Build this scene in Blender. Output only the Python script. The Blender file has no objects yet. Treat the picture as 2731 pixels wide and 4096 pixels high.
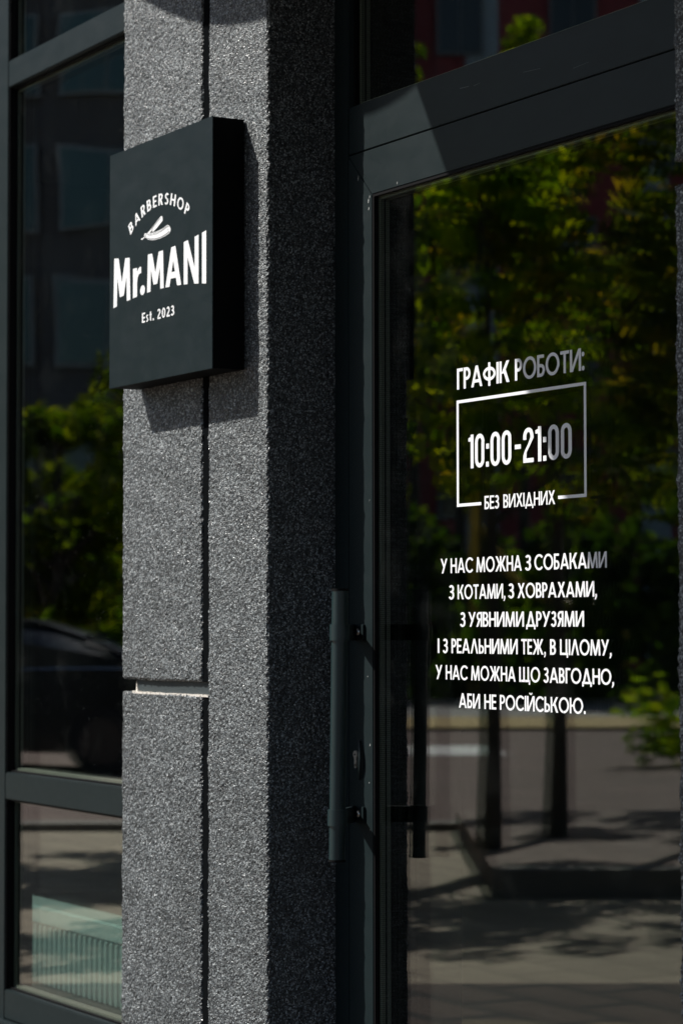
import bpy, bmesh, math, random
import numpy as np
from mathutils import Vector, Matrix
random.seed(7); rng = np.random.default_rng(7)
S = bpy.context.scene; COL = S.collection
rad = math.radians

# ------------------------------------------------------------------ camera, light, exposure
EYE = 1.35
yaw, pit, rol = rad(29.2409), rad(2.57508), rad(-0.06443)
d_ = Vector((-math.cos(yaw)*math.cos(pit), math.sin(yaw)*math.cos(pit), math.sin(pit)))
r0 = d_.cross(Vector((0, 0, 1))).normalized(); u0 = r0.cross(d_)
r_ = math.cos(rol)*r0 + math.sin(rol)*u0; u_ = -math.sin(rol)*r0 + math.cos(rol)*u0
cam = bpy.data.cameras.new('camera'); co = bpy.data.objects.new('camera', cam); COL.objects.link(co)
co.matrix_world = Matrix(((r_.x, u_.x, -d_.x, 0), (r_.y, u_.y, -d_.y, 0), (r_.z, u_.z, -d_.z, EYE), (0, 0, 0, 1)))
cam.sensor_fit = 'HORIZONTAL'; cam.sensor_width = 24.0; cam.lens = 90.0
cam.clip_start = 0.05; cam.clip_end = 500
cam.dof.use_dof = True; cam.dof.focus_distance = 5.05; cam.dof.aperture_fstop = 5.6
S.camera = co
SUN = Vector((0.80, 1.0, -1.34)).normalized()
world = bpy.data.worlds.new('World'); S.world = world; world.use_nodes = True
wn = world.node_tree; sky = wn.nodes.new('ShaderNodeTexSky'); sky.sky_type = 'NISHITA'; sky.sun_disc = False
sky.sun_elevation = math.asin(-SUN.z); sky.sun_rotation = math.atan2(-SUN.x, -SUN.y) % (2*math.pi)
wn.links.new(sky.outputs[0], wn.nodes['Background'].inputs[0]); wn.nodes['Background'].inputs[1].default_value = 0.08
sl = bpy.data.lights.new('sun', 'SUN'); so = bpy.data.objects.new('sun', sl); COL.objects.link(so)
sl.energy = 5.0; sl.angle = rad(0.53); sl.color = (1.0, 0.965, 0.91)
so.rotation_euler = SUN.to_track_quat('-Z', 'Y').to_euler(); so.location = (-6, -8, 12)
S.view_settings.view_transform = 'Standard'; S.view_settings.look = 'None'
S.view_settings.exposure = 0.3; S.view_settings.gamma = 1.0
cy = S.cycles
cy.max_bounces = 14; cy.glossy_bounces = 8; cy.transparent_max_bounces = 40; cy.diffuse_bounces = 3
cy.caustics_reflective = False; cy.caustics_refractive = False
cy.use_denoising = True; cy.sample_clamp_indirect = 6.0

# ------------------------------------------------------------------ helpers
def mat(name, base=(.5,.5,.5), rough=.5, spec=.5, metal=0.0):
    m = bpy.data.materials.new(name); m.use_nodes = True
    b = m.node_tree.nodes['Principled BSDF']
    b.inputs['Base Color'].default_value = (*base, 1); b.inputs['Roughness'].default_value = rough
    b.inputs['Specular IOR Level'].default_value = spec; b.inputs['Metallic'].default_value = metal
    return m, m.node_tree.nodes, m.node_tree.links, b
def noise(n, l, scale, detail=4, rough=.55, vec=None, w=None):
    t = n.new('ShaderNodeTexNoise'); t.inputs['Scale'].default_value = scale
    t.inputs['Detail'].default_value = detail; t.inputs['Roughness'].default_value = rough
    if vec is not None: l.new(vec, t.inputs['Vector'])
    return t
def ramp(n, l, src, stops):
    r = n.new('ShaderNodeValToRGB'); e = r.color_ramp.elements
    while len(e) < len(stops): e.new(0.5)
    for k, (p, c) in enumerate(stops):
        e[k].position = p; e[k].color = (*c, 1) if len(c) == 3 else c
    l.new(src, r.inputs[0]); return r
def objcoord(n, l, scale=(1,1,1)):
    tc = n.new('ShaderNodeTexCoord'); mp = n.new('ShaderNodeMapping'); mp.inputs['Scale'].default_value = scale
    l.new(tc.outputs['Object'], mp.inputs[0]); return mp.outputs[0]
def bump(n, l, h, strength, dist, b, normal=None):
    bp = n.new('ShaderNodeBump'); bp.inputs['Strength'].default_value = strength; bp.inputs['Distance'].default_value = dist
    l.new(h, bp.inputs['Height'])
    if normal is not None: l.new(normal, bp.inputs['Normal'])
    if b is not None: l.new(bp.outputs[0], b.inputs['Normal'])
    return bp
def mixc(n, l, fac, a, b, mode='MIX'):
    m = n.new('ShaderNodeMix'); m.data_type = 'RGBA'; m.blend_type = mode
    if isinstance(fac, (int, float)): m.inputs[0].default_value = fac
    else: l.new(fac, m.inputs[0])
    for v, i in ((a, 6), (b, 7)):
        if isinstance(v, tuple): m.inputs[i].default_value = (*v, 1)
        else: l.new(v, m.inputs[i])
    return m.outputs[2]

def link(name, me, m, parent=None, smooth=False):
    o = bpy.data.objects.new(name, me); COL.objects.link(o)
    if m is not None: me.materials.append(m)
    if parent is not None: o.parent = parent
    if smooth:
        for p in me.polygons: p.use_smooth = True
    return o
def thing(name, label, cat, loc=(0,0,0), rotz=0, group=None):
    o = bpy.data.objects.new(name, None); COL.objects.link(o); o.location = loc; o.rotation_euler = (0,0,rotz)
    o.empty_display_size = .1
    o['label'] = label; o['category'] = cat
    if group: o['group'] = group
    bpy.context.view_layer.update()
    return o
def tag(o, label=None, cat=None, group=None, kind=None):
    if label: o['label'] = label
    if cat: o['category'] = cat
    if group: o['group'] = group
    if kind: o['kind'] = kind
    return o
class MB:
    """mesh builder in world coordinates; build() shifts to the parent's location"""
    def __init__(s): s.v = []; s.f = []
    def add(s, vs, fs):
        k = len(s.v); s.v += [tuple(v) for v in vs]; s.f += [tuple(k+i for i in f) for f in fs]; return s
    def box(s, x0, x1, y0, y1, z0, z1):
        return s.add([(x0,y0,z0),(x1,y0,z0),(x1,y1,z0),(x0,y1,z0),(x0,y0,z1),(x1,y0,z1),(x1,y1,z1),(x0,y1,z1)],
                     [(0,3,2,1),(4,5,6,7),(0,1,5,4),(1,2,6,5),(2,3,7,6),(3,0,4,7)])
    def prism(s, pts, a, b, axis=1):
        """closed outline extruded from a to b along axis (1: outline in xz, 2: outline in xy)"""
        n = len(pts)
        if axis == 1: lo = [(p[0], a, p[1]) for p in pts]; hi = [(p[0], b, p[1]) for p in pts]
        elif axis == 2: lo = [(p[0], p[1], a) for p in pts]; hi = [(p[0], p[1], b) for p in pts]
        else: lo = [(a, p[0], p[1]) for p in pts]; hi = [(b, p[0], p[1]) for p in pts]
        return s.add(lo+hi, [tuple(range(n)), tuple(range(2*n-1, n-1, -1))] + [(i, i+n, (i+1) % n+n, (i+1) % n) for i in range(n)])
    def tube(s, pts, radii, seg=16, caps=True):
        pts = [Vector(p) for p in pts]; n = len(pts); k = len(s.v)
        if not hasattr(radii, '__len__'): radii = [radii]*n
        ref = None
        for i, p in enumerate(pts):
            t = (pts[min(i+1, n-1)] - pts[max(i-1, 0)]).normalized()
            if ref is None: ref = Vector((0,0,1)) if abs(t.z) < .9 else Vector((1,0,0))
            a = t.cross(ref).normalized(); b = a.cross(t).normalized(); ref = b
            for j in range(seg):
                w = 2*math.pi*j/seg; q = p + radii[i]*(math.cos(w)*a + math.sin(w)*b); s.v.append(tuple(q))
        for i in range(n-1):
            for j in range(seg):
                s.f.append((k+i*seg+j, k+i*seg+(j+1) % seg, k+(i+1)*seg+(j+1) % seg, k+(i+1)*seg+j))
        if caps:
            s.f.append(tuple(k+j for j in range(seg))[::-1]); s.f.append(tuple(k+(n-1)*seg+j for j in range(seg)))
        return s
    def build(s, name, m, parent=None, bevel=0, seg=2, smooth=False, recalc=True):
        off = parent_world(parent) if parent is not None else None
        vs = s.v
        if off is not None:
            inv = off.inverted(); vs = [tuple(inv @ Vector(v)) for v in vs]
        me = bpy.data.meshes.new(name); me.from_pydata(vs, [], s.f); me.update()
        if recalc or bevel:
            bm = bmesh.new(); bm.from_mesh(me); bmesh.ops.recalc_face_normals(bm, faces=bm.faces)
            if bevel:
                es = [e for e in bm.edges if len(e.link_faces) == 2 and e.calc_face_angle(0) > .6]
                bmesh.ops.bevel(bm, geom=es, offset=bevel, segments=seg, affect='EDGES', clamp_overlap=True)
            bm.to_mesh(me); bm.free()
        o = link(name, me, m, parent)
        if smooth or bevel:
            for p in me.polygons: p.use_smooth = True
            me.set_sharp_from_angle(angle=rad(40)) if not bevel else me.set_sharp_from_angle(angle=rad(50))
        return o
def parent_world(o):
    m = Matrix.LocRotScale(o.location, o.rotation_euler, o.scale)
    return parent_world(o.parent) @ m if o.parent else m

# ------------------------------------------------------------------ materials
def make_plaster():
    m, n, l, b = mat('roughcast_plaster', rough=.5, spec=.6); b.inputs['IOR'].default_value = 1.65
    v = objcoord(n, l)
    dist = noise(n, l, 130, 2, .5, v)
    add = n.new('ShaderNodeVectorMath'); add.operation = 'MULTIPLY_ADD'
    l.new(dist.outputs['Color'], add.inputs[0]); add.inputs[1].default_value = (.004,.004,.004); l.new(v, add.inputs[2])
    vo = n.new('ShaderNodeTexVoronoi'); vo.inputs['Scale'].default_value = 350; l.new(add.outputs[0], vo.inputs['Vector'])
    sep = n.new('ShaderNodeSeparateColor'); l.new(vo.outputs['Color'], sep.inputs[0])
    big = noise(n, l, 2.6, 5, .65, objcoord(n, l, (1.6, 1.6, .7)))
    c = ramp(n, l, sep.outputs[0], [(0, (.006,.009,.0105)), (.42, (.016,.022,.025)), (.62, (.050,.061,.066)), (.82, (.205,.23,.24)), (1, (.52,.56,.57))])
    c2 = ramp(n, l, big.outputs[0], [(.3, (.70,.71,.71)), (.68, (1.12,1.12,1.12))])
    col = mixc(n, l, 1.0, c.outputs[0], c2.outputs[0], 'MULTIPLY')
    gap = ramp(n, l, vo.outputs['Distance'], [(.0, (1,1,1)), (.62, (1,1,1)), (.95, (.35,.35,.35))])
    l.new(mixc(n, l, 1.0, col, gap.outputs[0], 'MULTIPLY'), b.inputs['Base Color'])
    rr = n.new('ShaderNodeMapRange'); l.new(sep.outputs[1], rr.inputs[0]); rr.inputs[3].default_value = .22; rr.inputs[4].default_value = .7
    l.new(rr.outputs[0], b.inputs['Roughness'])
    inv = n.new('ShaderNodeMath'); inv.operation = 'MULTIPLY_ADD'; l.new(vo.outputs['Distance'], inv.inputs[0]); inv.inputs[1].default_value = -1.0
    l.new(sep.outputs[2], inv.inputs[2])
    bump(n, l, inv.outputs[0], 1.0, .0019, b)
    return m
PLASTER = make_plaster()
def make_metal(name, base, rough, spec=.25):
    m, n, l, b = mat(name, base, rough, spec)
    v = objcoord(n, l, (1, 1, 1)); v2 = objcoord(n, l, (2.2, 2.2, 5))
    a = noise(n, l, 9, 5, .6, v); s = noise(n, l, 5, 4, .65, v2)
    c = ramp(n, l, a.outputs[0], [(.3, tuple(x*.95 for x in base)), (.55, base), (.78, tuple(min(1, x*1.07+.0005) for x in base))])
    sp = noise(n, l, 420, 2, .5, v); sr = ramp(n, l, sp.outputs[0], [(.745, (0,0,0)), (.80, (1,1,1))])
    dustmask = ramp(n, l, s.outputs[0], [(.50, (0,0,0)), (.8, (.4,.4,.4))])
    mk = mixc(n, l, 1.0, sr.outputs[0], dustmask.outputs[0], 'MULTIPLY')
    l.new(mixc(n, l, mk, c.outputs[0], (.30,.32,.32)), b.inputs['Base Color'])
    rr = n.new('ShaderNodeMapRange'); l.new(s.outputs[0], rr.inputs[0]); rr.inputs[1].default_value = .3; rr.inputs[2].default_value = .7
    rr.inputs[3].default_value = rough-.04; rr.inputs[4].default_value = rough+.05; l.new(rr.outputs[0], b.inputs['Roughness'])
    fine = noise(n, l, 900, 2, .5, v)
    bp = bump(n, l, fine.outputs[0], .10, .0004, None)
    l.new(bp.outputs[0], b.inputs['Normal'])
    return m
FRAME = make_metal('anthracite_coated_aluminium', (.009,.0165,.018), .46)
SIGNM = make_metal('anthracite_sign_panel', (.006,.0135,.0165), .46)
SIGNSIDE = mat('shade_black_sign_edge', (.002,.0025,.003), .7, .1)[0]  # near black: the shade on the sign's unlit side is put into its colour
BLACKM = mat('black_rubber', (.003,.003,.0035), .7, .12)[0]
SPACER = mat('grey_spacer_bar', (.085,.088,.072), .5)[0]
BARM = make_metal('blue_grey_coated_tube', (.012,.029,.032), .33, .5)
STEEL = mat('zinc_bolt', (.50,.50,.48), .30, .5, 1.0)[0]
BRASS = mat('nickel_cylinder', (.62,.60,.55), .42, .5, .85)[0]
KEY = mat('keyhole_black', (.004,.004,.004), .6)[0]
VINYL = mat('white_vinyl', (.90,.91,.92), .42, .4)[0]
SIGNWHITE = mat('white_sign_print', (.90,.91,.92), .45, .35)[0]
CAULK = mat('white_mounting_foam', (.72,.67,.60), .8)[0]
CORE = make_metal('grey_joint_strip', (.05,.062,.066), .45)
def add_bumpy(m, sc, st, di):
    n = m.node_tree.nodes; l = m.node_tree.links; b = n['Principled BSDF']
    t = noise(n, l, sc, 4, .6, objcoord(n, l)); bump(n, l, t.outputs[0], st, di, b)
add_bumpy(CAULK, 160, .8, .003)
def make_spacer():
    n = SPACER.node_tree.nodes; l = SPACER.node_tree.links; b = n['Principled BSDF']
    tc = n.new('ShaderNodeTexCoord'); sx = n.new('ShaderNodeSeparateXYZ'); l.new(tc.outputs['Object'], sx.inputs[0])
    w = n.new('ShaderNodeMath'); w.operation = 'MULTIPLY'; l.new(sx.outputs[2], w.inputs[0]); w.inputs[1].default_value = 2*math.pi/.0042
    si = n.new('ShaderNodeMath'); si.operation = 'SINE'; l.new(w.outputs[0], si.inputs[0])
    r = ramp(n, l, si.outputs[0], [(.55, (.14,.15,.12)), (.9, (.36,.37,.31))]); l.new(r.outputs[0], b.inputs['Base Color'])
make_spacer()
def make_glass(name, tint, f0, dust=.35, wsc=(1,1,1), wst=.003):
    m = bpy.data.materials.new(name); m.use_nodes = True; n = m.node_tree.nodes; l = m.node_tree.links
    n.remove(n['Principled BSDF']); out = n['Material Output']
    g = n.new('ShaderNodeNewGeometry')
    dt = n.new('ShaderNodeVectorMath'); dt.operation = 'DOT_PRODUCT'; l.new(g.outputs['Incoming'], dt.inputs[0]); l.new(g.outputs['Normal'], dt.inputs[1])
    ab = n.new('ShaderNodeMath'); ab.operation = 'ABSOLUTE'; l.new(dt.outputs['Value'], ab.inputs[0])
    om = n.new('ShaderNodeMath'); om.operation = 'SUBTRACT'; om.inputs[0].default_value = 1; l.new(ab.outputs[0], om.inputs[1]); om.use_clamp = True
    pw = n.new('ShaderNodeMath'); pw.operation = 'POWER'; l.new(om.outputs[0], pw.inputs[0]); pw.inputs[1].default_value = 4.0
    fr = n.new('ShaderNodeMath'); fr.operation = 'MULTIPLY_ADD'; l.new(pw.outputs[0], fr.inputs[0]); fr.inputs[1].default_value = 1-f0; fr.inputs[2].default_value = f0
    tr = n.new('ShaderNodeBsdfTransparent'); tr.inputs[0].default_value = (*tint, 1)
    gl = n.new('ShaderNodeBsdfGlossy'); gl.inputs['Roughness'].default_value = 0.0
    v = objcoord(n, l)
    wv = noise(n, l, 1.6, 1, .4, objcoord(n, l, wsc)); bp = n.new('ShaderNodeBump'); bp.inputs['Strength'].default_value = wst; bp.inputs['Distance'].default_value = .004
    l.new(wv.outputs[0], bp.inputs['Height']); l.new(bp.outputs[0], gl.inputs['Normal'])
    mx = n.new('ShaderNodeMixShader'); l.new(fr.outputs[0], mx.inputs[0]); l.new(tr.outputs[0], mx.inputs[1]); l.new(gl.outputs[0], mx.inputs[2])
    # dust specks lying on the pane
    vo = n.new('ShaderNodeTexVoronoi'); vo.inputs['Scale'].default_value = 85; l.new(v, vo.inputs['Vector'])
    sc = n.new('ShaderNodeSeparateColor'); l.new(vo.outputs['Color'], sc.inputs[0])
    sz = n.new('ShaderNodeMath'); sz.operation = 'MULTIPLY'; l.new(sc.outputs[0], sz.inputs[0]); sz.inputs[1].default_value = .12
    lt = n.new('ShaderNodeMath'); lt.operation = 'LESS_THAN'; l.new(vo.outputs['Distance'], lt.inputs[0]); l.new(sz.outputs[0], lt.inputs[1])
    gt = n.new('ShaderNodeMath'); gt.operation = 'GREATER_THAN'; l.new(sc.outputs[1], gt.inputs[0]); gt.inputs[1].default_value = .80
    mu = n.new('ShaderNodeMath'); mu.operation = 'MULTIPLY'; l.new(lt.outputs[0], mu.inputs[0]); l.new(gt.outputs[0], mu.inputs[1])
    film = noise(n, l, 7, 5, .65, v); fm = n.new('ShaderNodeMapRange'); l.new(film.outputs[0], fm.inputs[0])
    fm.inputs[1].default_value = .55; fm.inputs[2].default_value = .85; fm.inputs[3].default_value = .0; fm.inputs[4].default_value = .009
    mu2 = n.new('ShaderNodeMath'); mu2.operation = 'MULTIPLY_ADD'; l.new(mu.outputs[0], mu2.inputs[0]); mu2.inputs[1].default_value = dust; l.new(fm.outputs[0], mu2.inputs[2])
    df = n.new('ShaderNodeBsdfDiffuse'); df.inputs[0].default_value = (.5,.52,.5,1)
    m2 = n.new('ShaderNodeMixShader'); l.new(mu2.outputs[0], m2.inputs[0]); l.new(mx.outputs[0], m2.inputs[1]); l.new(df.outputs[0], m2.inputs[2])
    l.new(m2.outputs[0], out.inputs[0]); return m
GLASS = make_glass('window_glass', (.90,.93,.91), .05)
INNERGLASS = make_glass('inner_window_glass', (.82,.88,.86), .05, 0.0)
WAVY = make_glass('wavy_window_glass', (.90,.93,.91), .045, .15, (.3,.3,2.2), .35)

def leafmat(name, c1, c2, c3):
    m, n, l, b = mat(name, c1, .8, .05)
    g = n.new('ShaderNodeObjectInfo'); geo = n.new('ShaderNodeNewGeometry')
    r = ramp(n, l, geo.outputs['Random Per Island'], [(0, c1), (.55, c2), (1, c3)])
    l.new(r.outputs[0], b.inputs['Base Color'])
    tl = n.new('ShaderNodeBsdfTranslucent'); l.new(mixc(n, l, 1.0, r.outputs[0], (4.4,4.1,.4), 'MULTIPLY'), tl.inputs[0])
    mx = n.new('ShaderNodeMixShader'); mx.inputs[0].default_value = .5
    l.new(b.outputs[0], mx.inputs[1]); l.new(tl.outputs[0], mx.inputs[2]); l.new(mx.outputs[0], n['Material Output'].inputs[0])
    return m
LEAF = leafmat('bright_leaves', (.018,.050,.005), (.080,.135,.007), (.22,.25,.010))
LEAF2 = leafmat('bronze_tipped_leaves', (.024,.050,.006), (.085,.115,.008), (.20,.14,.014))
LEAFM = leafmat('olive_leaves', (.014,.034,.004), (.036,.062,.005), (.085,.10,.007))
LEAFD = leafmat('dark_leaves', (.012,.030,.008), (.022,.05,.010), (.05,.08,.012))
m, n, l, b = mat('bark', (.06,.048,.038), .9); BARK = m; add_bumpy(BARK, 40, .8, .01)

# ------------------------------------------------------------------ street frame (mirrored view direction): q to the right, s away from the shopfront
GY = 2.72
MX, MY = 0.0, 2*GY
vx, vy = -math.cos(yaw), -math.sin(yaw)      # away
wx, wy = math.sin(yaw), -math.cos(yaw)       # to the right in the reflection
def ST(q, s, z=0.0): return (MX + s*vx + q*wx, MY + s*vy + q*wy, z)
STROT = math.atan2(wy, wx)

# ------------------------------------------------------------------ the setting: ground
def paving(name, c1, c2, joint, tile, mortar=.010, rot=0.0, bumpy=.3):
    m, n, l, b = mat(name, c1, .8, .3)
    tc = n.new('ShaderNodeTexCoord'); mp = n.new('ShaderNodeMapping'); mp.inputs['Rotation'].default_value = (0,0,rot); l.new(tc.outputs['Object'], mp.inputs[0])
    br = n.new('ShaderNodeTexBrick'); l.new(mp.outputs[0], br.inputs[0]); br.inputs['Scale'].default_value = 1
    br.inputs['Brick Width'].default_value = tile[0]; br.inputs['Row Height'].default_value = tile[1]; br.inputs['Mortar Size'].default_value = mortar
    br.inputs['Color1'].default_value = (*c1, 1); br.inputs['Color2'].default_value = (*c2, 1); br.inputs['Mortar'].default_value = (*joint, 1)
    nz = noise(n, l, 1.1, 6, .65, mp.outputs[0]); r = ramp(n, l, nz.outputs[0], [(.3, (.74,.74,.74)), (.7, (1.12,1.12,1.12))])
    fz = noise(n, l, 60, 3, .6, mp.outputs[0]); r2 = ramp(n, l, fz.outputs[0], [(.3, (.85,.85,.85)), (.7, (1.1,1.1,1.1))])
    c = mixc(n, l, 1.0, br.outputs[0], r.outputs[0], 'MULTIPLY'); l.new(mixc(n, l, 1.0, c, r2.outputs[0], 'MULTIPLY'), b.inputs['Base Color'])
    bump(n, l, br.outputs['Fac'], -bumpy, .004, b); return m
def street_quad(name, q0, q1, s0, s1, z, m, thick=None):
    mb = MB()
    p = [ST(q0, s0), ST(q1, s0), ST(q1, s1), ST(q0, s1)]
    mb.prism([(a[0], a[1]) for a in p], z-(thick or .002), z, axis=2)
    return tag(mb.build(name, m), kind='structure')
GROUNDM = paving('asphalt_and_soil', (.10,.095,.09), (.12,.11,.10), (.09,.085,.08), (3.0, 2.0), .002)
g = MB().add([(-260,-260,-.02),(260,-260,-.02),(260,260,-.02),(-260,260,-.02)], [(0,1,2,3)]).build('ground', GROUNDM); tag(g, kind='structure')
DARKT = paving('dark_brown_pavers', (.066,.044,.034), (.082,.055,.043), (.008,.006,.005), (.56,.28), .034)
BEIGET = paving('beige_pavers', (.34,.28,.205), (.38,.315,.23), (.20,.16,.12), (.60,.30), .012)
BRICKT = paving('brown_pink_pavers', (.21,.155,.13), (.26,.19,.155), (.11,.085,.07), (.20,.10), .007)
ROADM = paving('reddish_asphalt', (.155,.105,.085), (.18,.12,.10), (.14,.095,.08), (2.4,1.4), .001)
GREYT = paving('grey_pavers', (.30,.29,.27), (.34,.32,.30), (.2,.19,.18), (.5,.5), .006)
street_quad('shopfront_pavement', -14, 14, -6, 9.75, 0.0, DARKT, .02)
street_quad('beige_pavement', -14, 14, 9.754, 17.0, 0.0, BEIGET, .02)
street_quad('road', -26, 26, 17.3, 34.0, -.012, ROADM, .008)
street_quad('far_pavement', -26, 26, 34.0, 47, .03, GREYT, .05)
WHITEL = mat('white_road_paint', (.70,.69,.66), .7)[0]; add_bumpy(WHITEL, 50, .3, .002)
YELP = mat('yellow_kerb_paint', (.40,.27,.07), .7)[0]; add_bumpy(YELP, 50, .3, .002)
street_quad('road_marking', .1, 1.75, 27.2, 29.3, -.006, WHITEL, .003)
street_quad('kerb_line', -26, 26, 33.6, 37.6, .036, YELP, .004)
KERBM = mat('concrete_kerb', (.20,.18,.155), .8)[0]; add_bumpy(KERBM, 90, .4, .002)
street_quad('kerb', -26, 26, 17.0, 17.3, .05, KERBM, .07)
street_quad('planting_kerb', .75, 11, 12.8, 13.0, .14, KERBM, .14)
street_quad('planting_pavement', .75, 11, 13.003, 16.99, .135, BRICKT, .135)

# ------------------------------------------------------------------ building the shop belongs to
YP, YD = 2.545, 2.71
XP = -4.872
WALLM = mat('dark_upper_cladding', (.07,.075,.078), .7)[0]; add_bumpy(WALLM, 30, .3, .003)
ROOMW = mat('dark_room_paint', (.022,.022,.022), .9)[0]
ROOMF = paving('brown_room_floor', (.085,.050,.024), (.10,.06,.030), (.03,.02,.012), (1.2,.14), .003)
ROOMF.node_tree.nodes['Principled BSDF'].inputs['Roughness'].default_value = .5
rm = thing('shop_building', 'dark shop building with recessed glazed front and dark upper storey', 'building', (-6, 4, 0))
MB().box(-14, -6.92-2.2, 2.60, 2.9, 0, 3.6).build('side_wall', WALLM, rm)
MB().box(-14, 3, 2.66, 2.95, 3.62, 7.5).build('upper_wall', WALLM, rm)
MB().box(-2.5, 3, 2.60, 2.9, 0, 3.6).build('side_wall', WALLM, rm)
MB().box(-12, -1.5, 6.8, 7.0, 0, 3.6).build('back_wall', ROOMW, rm)
MB().box(-12.2, -12, 2.95, 7.0, 0, 3.6).build('room_wall', ROOMW, rm)
MB().box(-1.5, -1.3, 2.95, 7.0, 0, 3.6).build('room_wall', ROOMW, rm)
MB().box(-12.2, -1.3, 2.96, 7.0, 3.61, 3.7).build('ceiling', ROOMW, rm)
MB().box(-12, -1.5, 2.80, 6.8, .004, .012).build('room_floor', ROOMF, rm)
MB().box(-5.60, -4.90, 2.80, 3.05, .013, 3.6).build('partition', ROOMW, rm)

# canopy above the entrance: rounded slab corner then deep straight slab
cp = [(-6.40, 2.655)]
cx, cyy, cr = -5.29, 3.20, 1.20
a0 = math.atan2(2.655-cyy, -math.sqrt(cr**2-(2.655-cyy)**2)); a1 = math.atan2(-math.sqrt(cr**2-.214**2), .214)
if a0 < -math.pi/2-1.6: pass
for k in range(1, 25):
    a = a0 + (a1-a0)*k/24
    cp.append((cx+cr*math.cos(a), cyy+cr*math.sin(a)))
cp[0] = (cx+cr*math.cos(a0), cyy+cr*math.sin(a0))
cp += [(-5.076, -.15), (-1.0, -.15), (-1.0, 2.655)]
canopy = MB().prism(cp, 3.40, 3.55, axis=2).build('entrance_canopy', WALLM)
tag(canopy, 'deep dark slab canopy with rounded corner above the shop entrance', 'canopy')

# ------------------------------------------------------------------ roughcast blocks
def rough_block(name, x0, x1, y0, y1, z0, z1, parent, step=.0050, amp=.0013, back=True):
    """box whose faces are gridded and whose vertices are pushed about like roughcast; rounded arrises"""
    nx, ny, nz = max(2, int((x1-x0)/step)), max(2, int((y1-y0)/step)), max(2, int((z1-z0)/step))
    def g2(a, b): return np.meshgrid(np.arange(a+1), np.arange(b+1), indexing='ij')
    idx = {}; V = []; Fs = []
    def vid(i, j, k):
        t = (i, j, k)
        q = idx.get(t)
        if q is None: q = len(V); idx[t] = q; V.append(t)
        return q
    def face(fn, a, b, flip):
        ids = [[vid(*fn(i, j)) for j in range(b+1)] for i in range(a+1)]
        for i in range(a):
            r1 = ids[i]; r2 = ids[i+1]
            for j in range(b):
                f = (r1[j], r2[j], r2[j+1], r1[j+1]); Fs.append(f[::-1] if flip else f)
    face(lambda i, j: (i, 0, j), nx, nz, False)
    face(lambda i, j: (nx, i, j), ny, nz, False)
    face(lambda i, j: (0, i, j), ny, nz, True)
    face(lambda i, j: (i, j, 0), nx, ny, True)
    face(lambda i, j: (i, j, nz), nx, ny, False)
    A = np.array(V, float); lim = np.array([nx, ny, nz], float)
    P = np.array([x0, y0, z0]) + A/lim*np.array([x1-x0, y1-y0, z1-z0])
    # rounded arrises about 3 mm
    e = np.minimum(A, lim-A); on = (e == 0)
    nrm = np.where(A == 0, -1.0, np.where(A == lim, 1.0, 0.0)); cnt = on.sum(1)
    L = np.linalg.norm(nrm, axis=1, keepdims=True); L[L == 0] = 1; nn = nrm/L
    P -= nn*np.where(cnt > 1, .0028, 0)[:, None]
    back_m = (A[:, 1] == ny)
    r = rng.normal(0, amp, len(P)).clip(-2*amp, 2*amp)
    # a slower waviness along the block
    w = .0012*np.sin(P[:, 2]*61+P[:, 0]*17)+.0010*np.sin(P[:, 2]*23.7+1.3+P[:, 1]*40)
    edge = np.where(cnt > 1, 1.0, .42)
    P += nn*((r*edge+w*edge)*~back_m)[:, None] + rng.normal(0, amp*.45, P.shape)*(edge*(~back_m))[:, None]
    off = Vector(parent.location); P -= np.array(off)
    me = bpy.data.meshes.new(name); me.from_pydata(P.tolist(), [], Fs); me.update()
    return link(name, me, PLASTER, parent)
COREB = mat('dark_joint_channel', (.006,.0068,.0075), 1.0, .0)[0]
pil = thing('roughcast_pillar', 'grey roughcast pillar carrying the square sign, with dark vertical joint', 'pillar', (-5.25, 2.62, 0), group='roughcast pillars of the shopfront')
rough_block('upper_left_block', -5.624, -5.193, YP, YP+.30, 1.2265, 3.385, pil)
rough_block('lower_left_block', -5.624, -5.193, YP, YP+.30, .0, 1.1965, pil)
rough_block('right_block', -5.159, XP, YP, YP+.20, 0, 3.385, pil)
MB().box(-5.1950, -5.1565, YP+.0045, YP+.05, 1.2270, 3.385).build('vertical_joint_channel', COREB, pil, bevel=.001)
MB().box(-5.1950, -5.1565, YP+.0045, YP+.05, 0, 1.1962).build('vertical_joint_channel', COREB, pil, bevel=.001)
MB().box(-5.566, -5.1575, YP+.0125, YP+.29, 1.1964, 1.2268).build('horizontal_joint_strip', CORE, pil)
fm = MB()
k = 40
for i in range(k):
    xa = -5.568 + .407*i/k; xb = -5.568 + .407*(i+1)/k + .001
    fm.box(xa, xb, YP+.0005+.002*random.random(), YP+.014, 1.1930, 1.1970+.0016*random.random()**2+(.002 if i < 3 else 0))
fm.add([(-5.5668,YP+.0105,1.197),(-5.549,YP+.0065,1.197),(-5.563,YP+.0105,1.223),(-5.5668,YP+.016,1.197),(-5.549,YP+.016,1.197),(-5.566,YP+.016,1.2245)], [(0,1,2),(3,5,4),(0,2,5,3),(1,4,5,2),(0,3,4,1)])
fm.build('joint_sealant', CAULK, pil)
MB().box(-5.620, -4.876, YP+.31, 2.92, 0, 3.39).build('core', COREB, pil)
# second pillar at the right of the door
p2 = thing('roughcast_pillar', 'grey roughcast pillar edge right of the glazed door, with open joint', 'pillar', (-3.0, 2.62, 0), group='roughcast pillars of the shopfront')
rough_block('upper_block', -3.414, -2.55, YP, YP+.035, 2.122, 3.385, p2, step=.006)
rough_block('lower_block', -3.414, -2.55, YP, YP+.035, 0, 2.082, p2, step=.006)
MB().box(-3.33, -2.56, YP+.037, 2.92, 0, 3.385).build('core', COREB, p2)

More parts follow.
